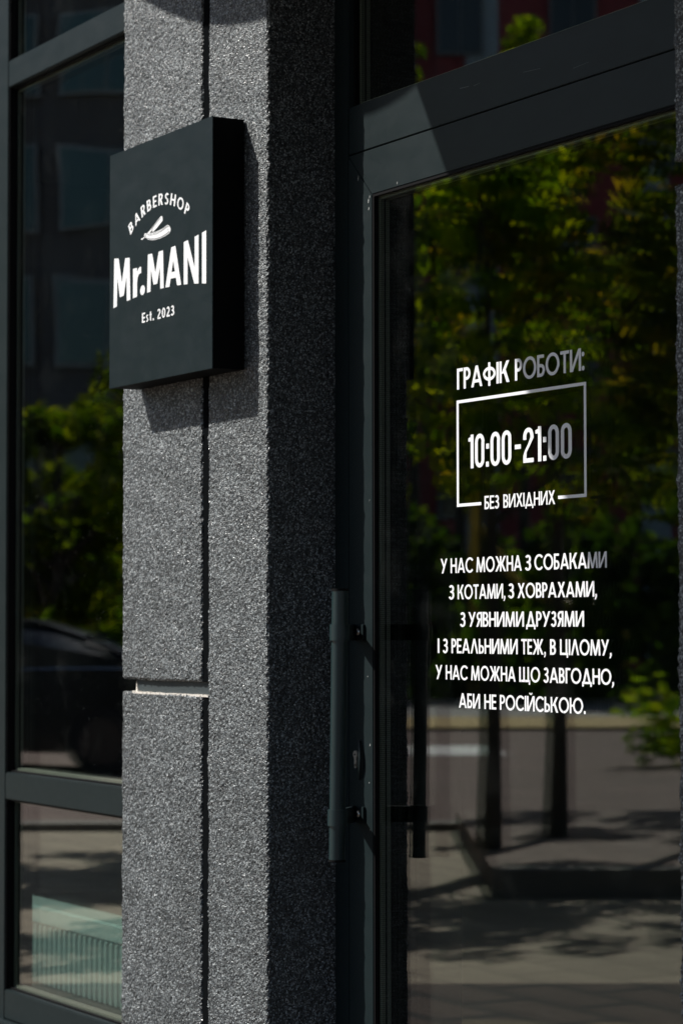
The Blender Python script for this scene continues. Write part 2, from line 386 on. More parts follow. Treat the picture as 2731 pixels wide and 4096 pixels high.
# ------------------------------------------------------------------ glyphs: own lettering, polygons on a unit cap height
def par(x0, x1, y0, y1, w): return [(x0,y0),(x0+w,y0),(x1+w,y1),(x1,y1)]
def rc(x0, x1, y0, y1): return [(x0,y0),(x1,y0),(x1,y1),(x0,y1)]
def arc(cx, cy, rx, ry, a0, a1, tx, ty, n=None):
    n = n or max(6, int(abs(a1-a0)/9)); out = []
    for i in range(n):
        a = rad(a0+(a1-a0)*i/n); b = rad(a0+(a1-a0)*(i+1)/n)
        out.append([(cx+rx*math.cos(a), cy+ry*math.sin(a)), (cx+rx*math.cos(b), cy+ry*math.sin(b)),
                    (cx+(rx-tx)*math.cos(b), cy+(ry-ty)*math.sin(b)), (cx+(rx-tx)*math.cos(a), cy+(ry-ty)*math.sin(a))])
    return out
def bowl(x0, x1, y0, y1, t, th):
    ry = (y1-y0)/2; rx = min(ry*1.05, (x1-x0)*.8); xm = x1-rx
    return [rc(x0, xm, y1-th, y1), rc(x0, xm, y0, y0+th)] + arc(xm, (y0+y1)/2, rx, ry, -90, 90, t, th)
def glyph(c, t=.17, th=.145):
    d = t*1.06
    G = {}
    if c in 'АA': W=.92; return W, [par(0,(W-d)/2,0,1,d), par(W-d,(W-d)/2,0,1,d), rc(.2,W-.2,.2,.2+th)]
    if c == 'Л': W=.88; return W, [par(0,(W-d)/2,0,1,d), par(W-d,(W-d)/2,0,1,d)]
    if c == 'Б': W=.60; return W, [rc(0,t,0,1), rc(t,.54,1-th,1)] + bowl(t,W,0,.58,t,th)
    if c in 'ВB': W=.62; return W, [rc(0,t,0,1)] + bowl(t,.57,.5-th*.35,1,t,th) + bowl(t,W,0,.5+th*.4,t,th)
    if c == 'Г': W=.50; return W, [rc(0,t,0,1), rc(t,W,1-th,1)]
    if c == 'Д': W=.98; return W, [par(.10,(W-d)/2,.1,1,d), par(W-d-.10,(W-d)/2,.1,1,d), rc(0,W,0,th), rc(0,t*.9,-.17,0), rc(W-t*.9,W,-.17,0)]
    if c in 'ЕE': W=.54; return W, [rc(0,t,0,1), rc(t,W,1-th,1), rc(t,W*.94,.5-th/2,.5+th/2), rc(t,W,0,th)]
    if c == 'Ж': W=1.26; m=W/2; return W, [rc(m-t/2,m+t/2,0,1), par(0,m-t*.55-.10,0,.56,d*1.15), par(m-t*.55-.10,.03,.44,1,d*1.15), par(W-d*1.15,m-.0,0,.56,d*1.15), par(m-.0,W-d*1.15-.03,.44,1,d*1.15)]
    if c == 'З': W=.56; return W, arc(.26,.735,.265,.265,-90,150,t,th) + arc(.255,.285,.30,.30,-155,90,t,th) + [rc(.14,.28,.47,.47+th*.8)]
    if c in 'ИЙ':
        W=.84; g=[rc(0,t,0,1), rc(W-t,W,0,1), par(t*.2,W-d-t*.1,0,1,d)]
        if c=='Й': g += arc(W/2,1.24,.17,.17,-170,-10,.09,.09)
        return W, g
    if c in 'КK': W=.80; return W, [rc(0,t,0,1), par(t*.85,W-d*1.25,.42,1,d*1.2), par(W-d*1.2,t+.08,0,.62,d*1.2)]
    if c in 'МM': W=1.06; m=W/2; return W, [par(0,.09,0,1,t), par(W-t,W-t-.09,0,1,t), par(m-d*.5,.09,0,1,d), par(m-d*.5,W-.09-d,0,1,d)]
    if c in 'НH': W=.76; return W, [rc(0,t,0,1), rc(W-t,W,0,1), rc(t,W-t,.5-th/2,.5+th/2)]
    if c in 'ОO': W=1.06; return W, arc(W/2,.5,W/2,.515,0,360,t,th,36)
    if c in 'СC': W=.92; return W, arc(.53,.5,.53,.515,42,318,t,th,28)
    if c in 'РP': W=.58; return W, [rc(0,t,0,1)] + bowl(t,W,.40,1,t,th)
    if c == 'R': W=.64; return W, [rc(0,t,0,1)] + bowl(t,W-.03,.42,1,t,th) + [par(W-d*1.1,.20,0,.45,d*1.1)]
    if c == 'Я': W=.64; g=glyph('R',t,th)[1]; return W, [[(W-x,y) for x,y in p][::-1] for p in g]
    if c == 'Т': W=.66; return W, [rc((W-t)/2,(W+t)/2,0,1-th), rc(0,W,1-th,1)]
    if c == 'У': W=.82; return W, [par(.13,W-d,0,1,d), par(.36,0,.36,1,d)]
    if c == 'Ф': W=1.02; m=W/2; return W, [rc(m-t/2,m+t/2,-.05,1.05)] + arc(m,.52,W/2,.325,0,360,t,th,30)
    if c in 'ХX': W=.84; return W, [par(0,W-d*1.1-.04,0,1,d*1.1), par(W-d*1.1,.04,0,1,d*1.1)]
    if c == 'Ц': W=.88; return W, [rc(0,t,0,1), rc(.62,.62+t,0,1), rc(t,W,0,th), rc(W-t*.85,W,-.17,0)]
    if c == 'Щ': W=1.22; return W, [rc(0,t,0,1), rc(.46,.46+t,0,1), rc(.94,.94+t,0,1), rc(t,W,0,th), rc(W-t*.85,W,-.17,0)]
    if c == 'Ь': W=.58; return W, [rc(0,t,0,1)] + bowl(t,W,0,.58,t,th)
    if c == 'Ю': W=1.38; return W, [rc(0,t,0,1), rc(t,.36,.5-th/2,.5+th/2)] + arc(.87,.5,.52,.515,0,360,t,th,34)
    if c in 'ІI': return t, [rc(0,t,0,1)]
    if c == ',': return t*1.1, [[(.05,0),(t+.02,0),(t+.02,t),(.02,t)], [(-.03,-.17),(.08,-.17),(t+.02,0),(.04,0)]]
    if c == '.': return t*1.1, [rc(0,t*1.05,0,t*1.05)]
    if c == ':': return t*1.1, arc(t/2,t*.55,t*.6,t*.6,0,360,t*.6,t*.6,14) + arc(t/2,.72,t*.6,t*.6,0,360,t*.6,t*.6,14)
    if c == ' ': return .20, []
    if c == 'S': W=.54; return W, arc(.28,.735,.265,.265,25,270,t,th) + arc(.265,.28,.275,.28,-150,90,t,th)
    if c == 'N': W=.80; return W, [rc(0,t,0,1), rc(W-t,W,0,1), par(W-d-t*.1,t*.2,0,1,d)]
    if c == 'r': W=.46; return W, [rc(0,t,0,.72)] + arc(W,.36,W-t*.1,.36,95,170,.36,th*1.1)
    if c == 's': W=.40; return W, arc(.21,.54,.20,.185,30,270,t*.95,th*.8) + arc(.19,.195,.205,.20,-150,90,t*.95,th*.8)
    if c == 't': W=.36; return W, [rc(.08,.08+t,.12,.95), rc(0,W,.60,.72)] + arc(.30,.2,.22,.2,180,275,t,th*.8)
    if c == '0': W=.60; return W, arc(.30,.5,.30,.51,0,360,t,th,30)
    if c == '2': W=.56; return W, arc(.27,.71,.275,.295,-20,160,t,th) + [par(0,.36,th,.64,d*1.05), rc(0,W,0,th)]
    if c == '3': W=.54; return W, arc(.25,.735,.265,.265,-90,150,t,th) + arc(.245,.285,.29,.295,-155,90,t,th) + [rc(.13,.27,.47,.47+th*.8)]
    return .3, []
def digit(c):
    t, th = .15, .125; W = .49; r = W/2
    if c == '0': return W, arc(r,1-r,r,r,0,180,t,th) + arc(r,r,r,r,180,360,t,th) + [rc(0,t,r,1-r), rc(W-t,W,r,1-r)]
    if c == '1': return .27, [rc(.27-t,.27,0,1), [(0,.80),(.135,.80),(.27-t,.84),(.27-t,1),(.12,.93),(0,.90)]]
    if c == '2': return W, arc(r,1-r,r,r,0,185,t,th) + [rc(0,t,.66,.78), [(W-t,.80),(W,.80),(W,.70),(.36,.54),(.16,.30),(t,.16),(t,th),(0,th),(0,.20),(.07,.34),(.24,.55),(W-t,.72)], rc(0,W,0,th)]
    if c == ':': return .15, [rc(0,.15,0,.15), rc(0,.15,.53,.68)]
    if c == '-': return .25, [rc(0,.25,.42,.55)]
    return .12, []
class Lettering:
    def __init__(s): s.v = []; s.f = []; s.k = 0
    def poly(s, pts, y):
        # strip pieces that overlap are staggered by hundredths of a millimetre
        y = y - .000011*(s.k % 45); s.k += 1; b = len(s.v)
        s.v += [(p[0], y, p[1]) for p in pts]; s.f.append(tuple(range(b, b+len(pts))))
    def line(s, text, x0, x1, z0, h, y, font=glyph, gap=.12, warp=None, **kw):
        gl = [font(c, **kw) for c in text]
        tot = sum(g[0] for g in gl) + gap*(len(gl)-1); x = 0; sx = (x1-x0)/tot
        for W, ps in gl:
            for p in ps:
                q = [(x0+(x+a)*sx, z0+b*h) for a, b in p]
                if warp: q = [warp(*t) for t in q]
                s.poly(q, y)
            x += W+gap
    def build(s, name, m, parent):
        off = parent_world(parent).translation
        vs = [tuple(Vector(v)-off) for v in s.v]
        # faces towards -Y
        fs = []
        for f in s.f:
            a = 0
            for i in range(len(f)):
                p, q = vs[f[i]], vs[f[(i+1) % len(f)]]; a += p[0]*q[2]-q[0]*p[2]
            fs.append(f if a > 0 else f[::-1])
        me = bpy.data.meshes.new(name); me.from_pydata(vs, [], fs); me.update(); return link(name, me, m, parent)

# ------------------------------------------------------------------ sign
SX0, SX1, SZ0, SZ1, SY = -5.523, -4.976, 1.9125, 2.467, 2.4645
sg = thing('shop_sign', 'square dark grey box sign with white lettering mounted on the pillar', 'sign', (-5.25, 2.54, 1.91))
MB().box(SX0, SX1, SY, SY+.0025, SZ0, SZ1).build('front_panel', SIGNM, sg, bevel=.0008)
MB().box(SX0+.0012, SX1-.0012, SY+.0026, YP-.003, SZ0+.0012, SZ1-.0012).build('box_body', SIGNSIDE, sg, bevel=.0006)
ys = SY-.0006
L = Lettering()
xm = (-5.499-5.004)/2; hw = (-5.004+5.499)/2
zt, zb = 2.219, 2.1015; zc = (zt+zb)/2
def bow(x, z):
    u = (x-xm)/hw; k = 1-.27*(1-u*u); return (x, zc+(z-zc)*k)
def condensed(c, t=.17, th=.145):
    t = .26; th = .17
    if c == 'M': W=1.10; m=W/2; d=.23; return W, [par(0,.0,0,1,t*.86)[:2]+[(.05+t*.86,1),(.05,1)], [(W-t*.86,0),(W,0),(W-.05,1),(W-.05-t*.86,1)], par(m-d*.55,.08,.16,1,d*1.1), par(m-d*.55,W-.08-d*1.1,.16,1,d*1.1)]
    if c == 'A': W=1.04; d=.27; return W, [par(0,(W-d)/2,0,1,d), par(W-d,(W-d)/2,0,1,d), rc(.26,W-.26,.2,.36)]
    if c == 'N': W=.92; d=.26; t=.24; return W, [rc(0,t,0,1), rc(W-t,W,0,1), par(W-d,0,0,1,d)]
    if c == 'I': return .26, [rc(0,.26,0,1)]
    if c == 'r': W=.48; return W, [rc(0,.24,0,.72), [(.24,.36),(.28,.48),(.35,.55),(.46,.565),(.48,.56),(.48,.725),(.42,.73),(.33,.70),(.24,.62)]]
    if c == '.': return .30, arc(.15,.11,.15,.125,0,360,.15,.125,18)
    return glyph(c)
bl = Lettering()
# the word is laid out piece by piece so that each letter sits where it does on the sign
spans = [('M', -5.499, -5.404), ('r', -5.389, -5.344), ('.', -5.349, -5.323), ('M', -5.311, -5.222), ('A', -5.213, -5.131), ('N', -5.118, -5.043), ('I', -5.026, -5.005)]
for c, xa, xb in spans:
    L.line(c, xa, xb, zb, zt-zb, ys, font=condensed, warp=bow)
L.build('name_lettering', SIGNWHITE, sg)
L = Lettering(); L.line('Est. 2023', -5.339, -5.167, 2.0495, .0228, ys, gap=.20, t=.19, th=.16); L.build('year_lettering', SIGNWHITE, sg)
# arched word: circle through its three measured points
def circle3(a, b, c):
    ax, ay = a; bx, by = b; cx, cy_ = c
    d = 2*(ax*(by-cy_)+bx*(cy_-ay)+cx*(ay-by))
    ux = ((ax*ax+ay*ay)*(by-cy_)+(bx*bx+by*by)*(cy_-ay)+(cx*cx+cy_*cy_)*(ay-by))/d
    uy = ((ax*ax+ay*ay)*(cx-bx)+(bx*bx+by*by)*(ax-cx)+(cx*cx+cy_*cy_)*(bx-ax))/d
    return ux, uy, math.hypot(ax-ux, ay-uy)
ARC_C = circle3((-5.403, 2.262), (-5.252, 2.3085), (-5.100, 2.262))
L = Lettering()
word = 'BARBERSHOP'; gl = [glyph(c, .20, .155) for c in word]; ux, uy, R0 = ARC_C
hh = .0265; gap = .24; ws = [g[0]*(.88 if c in 'OA' else 1) for g, c in zip(gl, word)]
tot = sum(ws)+gap*(len(ws)-1)
aL = math.atan2(2.262-uy, -5.403-ux); aR = math.atan2(2.262-uy, -5.100-ux)
x = 0
for (W, ps), wv, c in zip(gl, ws, word):
    ang = aL + (aR-aL)*((x+wv/2)/tot); sc = R0*abs(aR-aL)/tot
    for p in ps:
        q = []
        for a, bb in p:
            lx = (a*wv/W-wv/2)*sc; ly = bb*hh
            q.append((ux+(R0+ly)*math.cos(ang)+lx*math.sin(ang), uy+(R0+ly)*math.sin(ang)-lx*math.cos(ang)))
        L.poly(q, ys)
    x += wv+gap
L.build('arched_lettering', SIGNWHITE, sg)
# open razor emblem (outline traced in the sign's own plane, metres)
FPX = 90/24*2731
def on_sign(px, py):
    X = 550+px/10.453; Y = 840+py/10.453
    v = d_ + r_*(X-1365.5)/FPX - u_*(Y-2048)/FPX
    v = v*(SY/v.y); return (v.x, v.z+EYE)
def strip(pts, w):
    out = []; n = len(pts)
    for i in range(n-1):
        (xa, ya), (xb, yb) = pts[i], pts[i+1]; dx, dy = xb-xa, yb-ya; q = math.hypot(dx, dy); nx, ny = -dy/q*w/2, dx/q*w/2
        out.append([(xa+nx,ya+ny),(xa-nx,ya-ny),(xb-nx,yb-ny),(xb+nx,yb+ny)])
    return out
LW = Lettering(); LD = Lettering()
for P in ([(1000,240),(1035,250),(1055,320),(1060,430),(850,700),(650,920),(622,850),(590,870),(500,968),(412,966),(640,690),(900,340)],
          [(310,965),(500,962),(700,925),(900,845),(1100,735),(1190,660),(1240,622),(1290,618),(1350,665),(1388,760),(1388,860),(1330,965),(1150,1085),(950,1180),(750,1235),(600,1248),(450,1222),(330,1150),(288,1080),(295,1000)],
          [(290,1108),(305,1142),(250,1195),(205,1238),(165,1230),(158,1190),(185,1172),(225,1170)]):
    LW.poly([on_sign(*p) for p in P], ys)
for P, w in (([(320,1012),(500,1002),(700,968),(900,893),(1100,775),(1200,690),(1270,652),(1340,690)], 11), ([(480,1042),(620,1034),(820,982),(1020,872),(1130,790),(1250,690),(1310,688)], 10),
          ([(360,1148),(480,1185),(620,1202),(750,1192),(900,1155),(1050,1095),(1200,1005),(1345,885)], 20), ([(1000,292),(850,470),(640,745),(625,790),(632,850)], 11), ([(930,330),(700,640),(415,968)], 7), ([(342,1050),(342,1112)], 17), ([(1300,790),(1300,845)], 17)):
    for sp in strip(P, w): LD.poly([on_sign(*p) for p in sp], ys-.0004)
em = LW.build('razor_emblem', SIGNWHITE, sg); LD.build('razor_linework', SIGNM, em)

# ------------------------------------------------------------------ entrance door
def glazing(parent, x0, x1, z0, z1, y, gm=None):
    """double glazed unit: outer pane at y, inner pane behind, spacer bars round the edge, black bead"""
    MB().box(x0, x1, y, y+.004, z0, z1).build('glass_pane', gm or GLASS, parent)
    MB().box(x0, x1, y+.0290, y+.0330, z0, z1).build('inner_glass_pane', INNERGLASS, parent)
    e = .0115
    a = MB()
    for (ya, yb) in ((y+.0045, y+.0128), (y+.0176, y+.0262)):
        a.box(x0+.001, x0+e, ya, yb, z0+.001, z1-.001); a.box(x1-e, x1-.001, ya, yb, z0+.001, z1-.001)
        a.box(x0+e, x1-e, ya, yb, z0+.001, z0+e); a.box(x0+e, x1-e, ya, yb, z1-e, z1-.001)
    a.build('spacer_bar', SPACER, parent)
    bk = MB()
    bk.box(x0, x0+.0105, y+.0130, y+.0174, z0, z1); bk.box(x1-.0105, x1, y+.0130, y+.0174, z0, z1)
    bk.box(x0+.0106, x1-.0106, y+.0130, y+.0174, z0, z0+.0105); bk.box(x0+.0106, x1-.0106, y+.0130, y+.0174, z1-.0105, z1)
    g = .005
    bk.box(x0, x0+g, y-.0085, y-.0005, z0, z1); bk.box(x1-g, x1, y-.0085, y-.0005, z0, z1)
    bk.box(x0+g, x1-g, y-.0085, y-.0005, z0, z0+g); bk.box(x0+g, x1-g, y-.0085, y-.0005, z1-g, z1)
    bk.build('gasket', BLACKM, parent)
    # inner frame rebate seen through the glass edge
    r = MB(); r.box(x0-.02, x0-.0005, y+.0005, y+.06, z0-.02, z1+.02); r.box(x1+.0005, x1+.02, y+.0005, y+.06, z0-.02, z1+.02)
    r.box(x0-.0004, x1+.0004, y+.0005, y+.06, z0-.02, z0-.0005); r.box(x0-.0004, x1+.0004, y+.0005, y+.06, z1+.0005, z1+.02)
    r.build('rebate', BLACKM, parent)
dr = thing('entrance_door', 'tall glazed door in dark grey frame with white opening hours lettering', 'door', (-4.1, 2.74, 0))
dx0, dx1, dz0, dz1 = -4.809, -3.22, .03, 2.372
gx0, gx1, gz0, gz1 = -4.706, -3.323, .16, 2.274
yb = YD+.065
def mitred(parent, m, g=.0004):
    W = {'stile': [((dx0,dz0),(gx0,gz0),(gx0,gz1),(dx0,dz1)), ((gx1,gz0),(dx1,dz0),(dx1,dz1),(gx1,gz1))],
         'top_rail': [((dx0,dz1),(gx0,gz1),(gx1,gz1),(dx1,dz1))], 'bottom_rail': [((dx0,dz0),(dx1,dz0),(gx1,gz0),(gx0,gz0))]}
    for nm, ps in W.items():
        for p in ps:
            c = (sum(a[0] for a in p)/4, sum(a[1] for a in p)/4)
            q = [(a[0]+(g if a[0] < c[0] else -g), a[1]+(g if a[1] < c[1] else -g)) for a in p]
            MB().prism(q, YD, yb, axis=1).build(nm, m, parent, bevel=.0011)
mitred(dr, FRAME)
glazing(dr, gx0+.0005, gx1-.0005, gz0+.0005, gz1-.0005, GY)
# white vinyl lettering on the outer face of the pane
yl = GY-.0009
def words(name, fn, lab=None):
    L = Lettering(); fn(L); o = L.build(name, VINYL, dr)
    if lab: o['label'] = lab
words('heading_lettering', lambda L: [L.line(w_, a_, b_, 1.8285, .0425, yl, t=.18, th=.15, gap=.06) for w_, a_, b_ in (('ГРАФІК', -4.3797, -4.1856), ('РОБОТИ:', -4.1659, -3.929))])
def frame_fn(L):
    x0, x1, z0, z1, t = -4.3815, -3.9245, 1.5915, 1.8065, .0062
    tx = .0078
    L.poly(rc(x0, x1, z1-t, z1), yl); L.poly(rc(x0, x0+tx, z0, z1-t), yl); L.poly(rc(x1-tx, x1, z0, z1-t), yl)
    L.poly(rc(x0+tx, -4.290, z0, z0+t), yl); L.poly(rc(-4.019, x1-tx, z0, z0+t), yl)
words('hours_frame', frame_fn)
words('hours_lettering', lambda L: [L.line(w_, a_, b_, 1.6665, .0675, yl, font=digit, gap=.085) for w_, a_, b_ in (('10:00', -4.3372, -4.1796), ('-', -4.167, -4.1457), ('21:00', -4.1378, -3.9724))])
words('days_lettering', lambda L: [L.line(w_, a_, b_, 1.5825, .0265, yl, gap=.07) for w_, a_, b_ in (('БЕЗ', -4.278, -4.224), ('ВИХІДНИХ', -4.209, -4.029))])
LINES = [((('У', -4.4448, -4.4191), ('НАС', -4.4063, -4.3208), ('МОЖНА', -4.3084, -4.1444), ('З', -4.1332, -4.1114), ('СОБАКАМИ', -4.1008, -3.861)), 1.4585, 1.4885),
         ((('З', -4.413, -4.392), ('КОТАМИ,', -4.3798, -4.2035), ('З', -4.1926, -4.1718), ('ХОВРАХАМИ,', -4.16, -3.8932)), 1.4055, 1.4345),
         ((('З', -4.3704, -4.3497), ('УЯВНИМИ', -4.3392, -4.138), ('ДРУЗЯМИ', -4.1305, -3.9349)), 1.3502, 1.3795),
         ((('І', -4.4572, -4.4507), ('З', -4.4368, -4.4171), ('РЕАЛЬНИМИ', -4.4038, -4.16), ('ТЕЖ,', -4.1474, -4.0627), ('В', -4.0488, -4.0282), ('ЦІЛОМУ,', -4.0153, -3.8476)), 1.2970, 1.3265),
         ((('У', -4.466, -4.4396), ('НАС', -4.4263, -4.3423), ('МОЖНА', -4.3294, -4.1676), ('ЩО', -4.155, -4.0828), ('ЗАВГОДНО,', -4.071, -3.8401)), 1.2438, 1.2727),
         ((('АБИ', -4.3763, -4.2966), ('НЕ', -4.281, -4.2373), ('РОСІЙСЬКОЮ.', -4.2244, -3.9314)), 1.1880, 1.2172)]
for ws_, za, zb_ in LINES:
    words('message_lettering', lambda L: [L.line(w_, a_, b_, za, zb_-za, yl, t=.178, th=.145, gap=.07) for w_, a_, b_ in ws_])
# pull handle
def handle():
    h = MB().tube([(-4.6905, 2.622, 1.4275), (-4.7045, 2.622, .8630)], .0172, 32).build('pull_handle', BARM, dr, smooth=True)
    for z in (1.4275, .8615):
        xx = -4.6905 if z > 1 else -4.7045
        MB().tube([(xx, 2.622, z-.003), (xx, 2.622, z+.003)], [.0180, .0180], 32).build('end_cap', BLACKM, h, bevel=.001)
    for z, xc in ((1.3385, -4.6927), (.9508, -4.7023)):
        b = MB().tube([(xc, 2.622, z-.0175), (xc, 2.622, z+.0175)], [.0208, .0208], 36).build('clamp', BARM, h, bevel=.0009)
        MB().prism([(xc-.012,2.628),(xc-.004,2.640),(-4.7735,YD-.0044),(-4.7815,YD-.0044)], z-.0170, z+.0170, axis=2).build('bracket_arm', FRAME, h, bevel=.0008)
        MB().box(-4.782, -4.7375, YD-.0042, YD-.0003, z-.0175, z+.0175).build('bracket_plate', FRAME, h, bevel=.0009)
        MB().box(-4.7455, -4.7370, YD-.0062, YD-.0044, z-.0175, z+.0175).build('bracket_lip', FRAME, h, bevel=.0008)
        pts = [(-4.7630, YD-.0043-.0060*math.sin(math.pi/2*i/4), z+.001) for i in range(5)]; rr = [.0078*math.cos(math.pi/2*i/4)+.0002 for i in range(5)]
        MB().tube(pts, rr, 18).build('bolt_head', STEEL, h, smooth=True)
handle()
# profile cylinder and its bow shaped pull plate
lk = MB().tube([(-4.7755, YD-.0045, 1.0775), (-4.7755, YD-.0003, 1.0775)], .0084, 24).box(-4.7800, -4.7710, YD-.0040, YD-.0003, 1.0530, 1.0715).tube([(-4.7755, YD-.0040, 1.0530), (-4.7755, YD-.0003, 1.0530)], .0046, 20).build('lock_cylinder', BRASS, dr)
MB().box(-4.7795, -4.7715, YD-.0050, YD-.0046, 1.0768, 1.0784).build('keyhole', KEY, lk)
MB().box(-4.7775, -4.7737, YD-.0050, YD-.0046, 1.0758, 1.0794).build('keyhole', KEY, lk)
pts = []
for i in range(17):
    t = i/16; b_ = math.sin(math.pi*t)
    pts.append((-4.7590+.0115*b_**.75, YD-.0030-.0045*b_**.6, 1.0665+.0405*(2*t-1)))
MB().tube(pts, [.0024+.0018*math.sin(math.pi*i/16) for i in range(17)], 14).build('lock_pull', FRAME, dr, smooth=True)
# chips and scratches in the paint
CHIP = mat('bare_scratch', (.55,.56,.54), .6)[0]
ch = MB()
def chip(x, z, w, h, y=YD): ch.prism([(x-w*.5,z-h*.4),(x-w*.1,z-h*.5),(x+w*.4,z+h*.1),(x+w*.3,z+h*.5),(x-w*.2,z+h*.3)], y-.0002, y+.0001, axis=1)
for a in ((-4.721,2.262,.0035,.010),(-4.7195,2.245,.003,.007),(-4.716,2.270,.0025,.006),(-4.765,2.318,.0025,.012),(-4.718,1.10,.0025,.006),(-4.722,1.02,.002,.004),(-4.728,1.245,.002,.003),(-4.60,2.282,.002,.006),(-4.718,.92,.002,.004),(-4.719,1.62,.0012,.004)): chip(*a)
ch.build('paint_chip', CHIP, dr)
SCR = mat('faint_scratch', (.10,.12,.125), .6)[0]
sc_ = MB()
for xa, za, xb, zb3, w in ((-4.352,2.4365,-4.318,2.4345,.0016),(-4.30,2.432,-4.275,2.4335,.0009),(-4.12,2.425,-4.06,2.421,.0008),(-3.95,2.40,-3.90,2.402,.0008)):
    sc_.prism([(xa,za-w/2),(xb,zb3-w/3),(xb,zb3+w/3),(xa,za+w/2)], YD+.0009, YD+.0013, axis=1)
SCRATCH = sc_

# fixed frame over and beside the door
tw = thing('transom_window', 'fixed glazed transom and dark frame above the entrance door', 'window', (-4.1, 2.76, 2.4))
MB().box(-4.8085, -3.2, YD+.0012, yb, 2.3748, 2.478).build('header_rail', FRAME, tw, bevel=.0011)
MB().box(-4.8085, -3.2, yb-.02, yb, 2.366, 2.3743).build('seal', BLACKM, tw)
MB().box(-4.900, -4.8115, YD+.0015, yb, 0, 3.39).build('jamb', FRAME, tw, bevel=.0012)
MB().box(-3.218, -3.05, YD+.0015, yb, 0, 3.39).build('jamb', FRAME, tw, bevel=.0012)
MB().box(-4.8112, -4.8095, YD+.02, yb, 0, 3.39).build('seal', BLACKM, tw)
MB().box(-4.8110, -3.2, YD+.0012, yb, 3.30, 3.39).build('top_rail', FRAME, tw, bevel=.0012)
MB().box(-4.8110, -4.8085, YD+.0015, yb, 2.4785, 3.30).build('filler', FRAME, tw)
SCRATCH.build('scratch', SCR, tw)
glazing(tw, -4.808, -3.22, 2.4785, 3.299, YD+.022)
MB().box(-4.9, -3.05, YD-.10, yb, .0, .028).build('threshold', CORE, tw, bevel=.002)

# ------------------------------------------------------------------ shop window left of the pillar
sw = thing('shop_window', 'dark framed shop window left of the pillar, with a low white radiator inside', 'window', (-6.8, 2.75, 0))
wy0, wy1 = YD, YD+.07
MB().box(-6.872, -6.7835, wy0, wy1, 0, 3.39).build('mullion', FRAME, sw, bevel=.0015)
MB().box(-6.7830, -5.60, wy0+.0005, wy1, 2.889, 2.967).build('transom_bar', FRAME, sw, bevel=.003)
MB().box(-6.7830, -5.60, wy0+.0005, wy1, .866, .942).build('transom_bar', FRAME, sw, bevel=.003)
MB().box(-6.7830, -5.60, wy0+.0005, wy1, .253, .334).build('bottom_rail', FRAME, sw, bevel=.003)
MB().box(-9.2, -5.60, wy0-.03, wy1, 0, .2505).build('sill_panel', FRAME, sw, bevel=.003)
MB().box(-6.7830, -5.60, wy0+.0005, wy1, 3.30, 3.39).build('top_rail', FRAME, sw, bevel=.003)
for za, zb2 in ((.3345,.8655),(.9425,2.8885),(2.9675,3.2995)):
    MB().box(-6.7830, -6.7795, wy0+.004, wy0+.026, za, zb2).build('glazing_bead', BLACKM, sw)
    glazing(sw, -6.782, -5.60, za, zb2, wy0+.024, WAVY if za > .9 else GLASS)
MB().box(-9.12, -6.8725, wy0+.0005, wy1, 2.889, 2.967).build('transom_bar', FRAME, sw, bevel=.003)
MB().box(-9.12, -6.8725, wy0+.0005, wy1, .253, .334).build('bottom_rail', FRAME, sw, bevel=.003)
glazing(sw, -9.119, -6.8735, .3345, 2.8885, wy0+.024)

# radiator inside
RADM = mat('white_radiator_enamel', (.80,.88,.88), .35)[0]
rd = thing('radiator', 'low white slatted radiator inside the shop window', 'radiator', (-7.2, 3.15, .02))
MB().box(-8.6, -5.95, 3.095, 3.21, .425, .482).build('top_casing', RADM, rd, bevel=.006)
MB().box(-8.6, -5.95, 3.135, 3.20, .10, .424).build('core', RADM, rd)
MB().box(-8.6, -5.95, 3.10, 3.205, .180, .240).build('bottom_casing', mat('radiator_base', (.10,.13,.13), .5)[0], rd, bevel=.004)
rs = MB(); xx = -8.58
while xx < -5.98: rs.box(xx, xx+.020, 3.098, 3.134, .2405, .4245); xx += .0383
rs.build('slats', RADM, rd, bevel=.003)
MB().box(-8.35, -8.30, 3.12, 3.18, .012, .180).build('foot', RADM, rd); MB().box(-6.05, -6.0, 3.12, 3.18, .012, .180).build('foot', RADM, rd)

# ------------------------------------------------------------------ trees
def leaf_cloud(clumps, size, per):
    V = []; F = []
    for (cx, cy_, cz, r) in clumps:
        n = int(per*(r/.35)**2.2)
        p = rng.normal(0, 1, (n, 3)); p /= np.linalg.norm(p, axis=1, keepdims=True)
        p *= (rng.random((n, 1))**.45)*r*np.array([1, 1, .8]); p += (cx, cy_, cz)
        a = rng.normal(0, 1, (n, 3)); a[:, 2] *= 1.5; a /= np.linalg.norm(a, axis=1, keepdims=True)
        b_ = rng.normal(0, 1, (n, 3)); b_ -= a*(a*b_).sum(1, keepdims=True); b_ /= np.linalg.norm(b_, axis=1, keepdims=True)
        sz = size*rng.uniform(.6, 1.25, (n, 1))
        q = np.stack([p-a*sz, p+b_*sz*.55-a*sz*.1, p+a*sz, p-b_*sz*.55-a*sz*.1], 1).reshape(-1, 3)
        k = len(V); V.extend(q.tolist()); F.extend([(k+4*i, k+4*i+1, k+4*i+2, k+4*i+3) for i in range(n)])
    return V, F
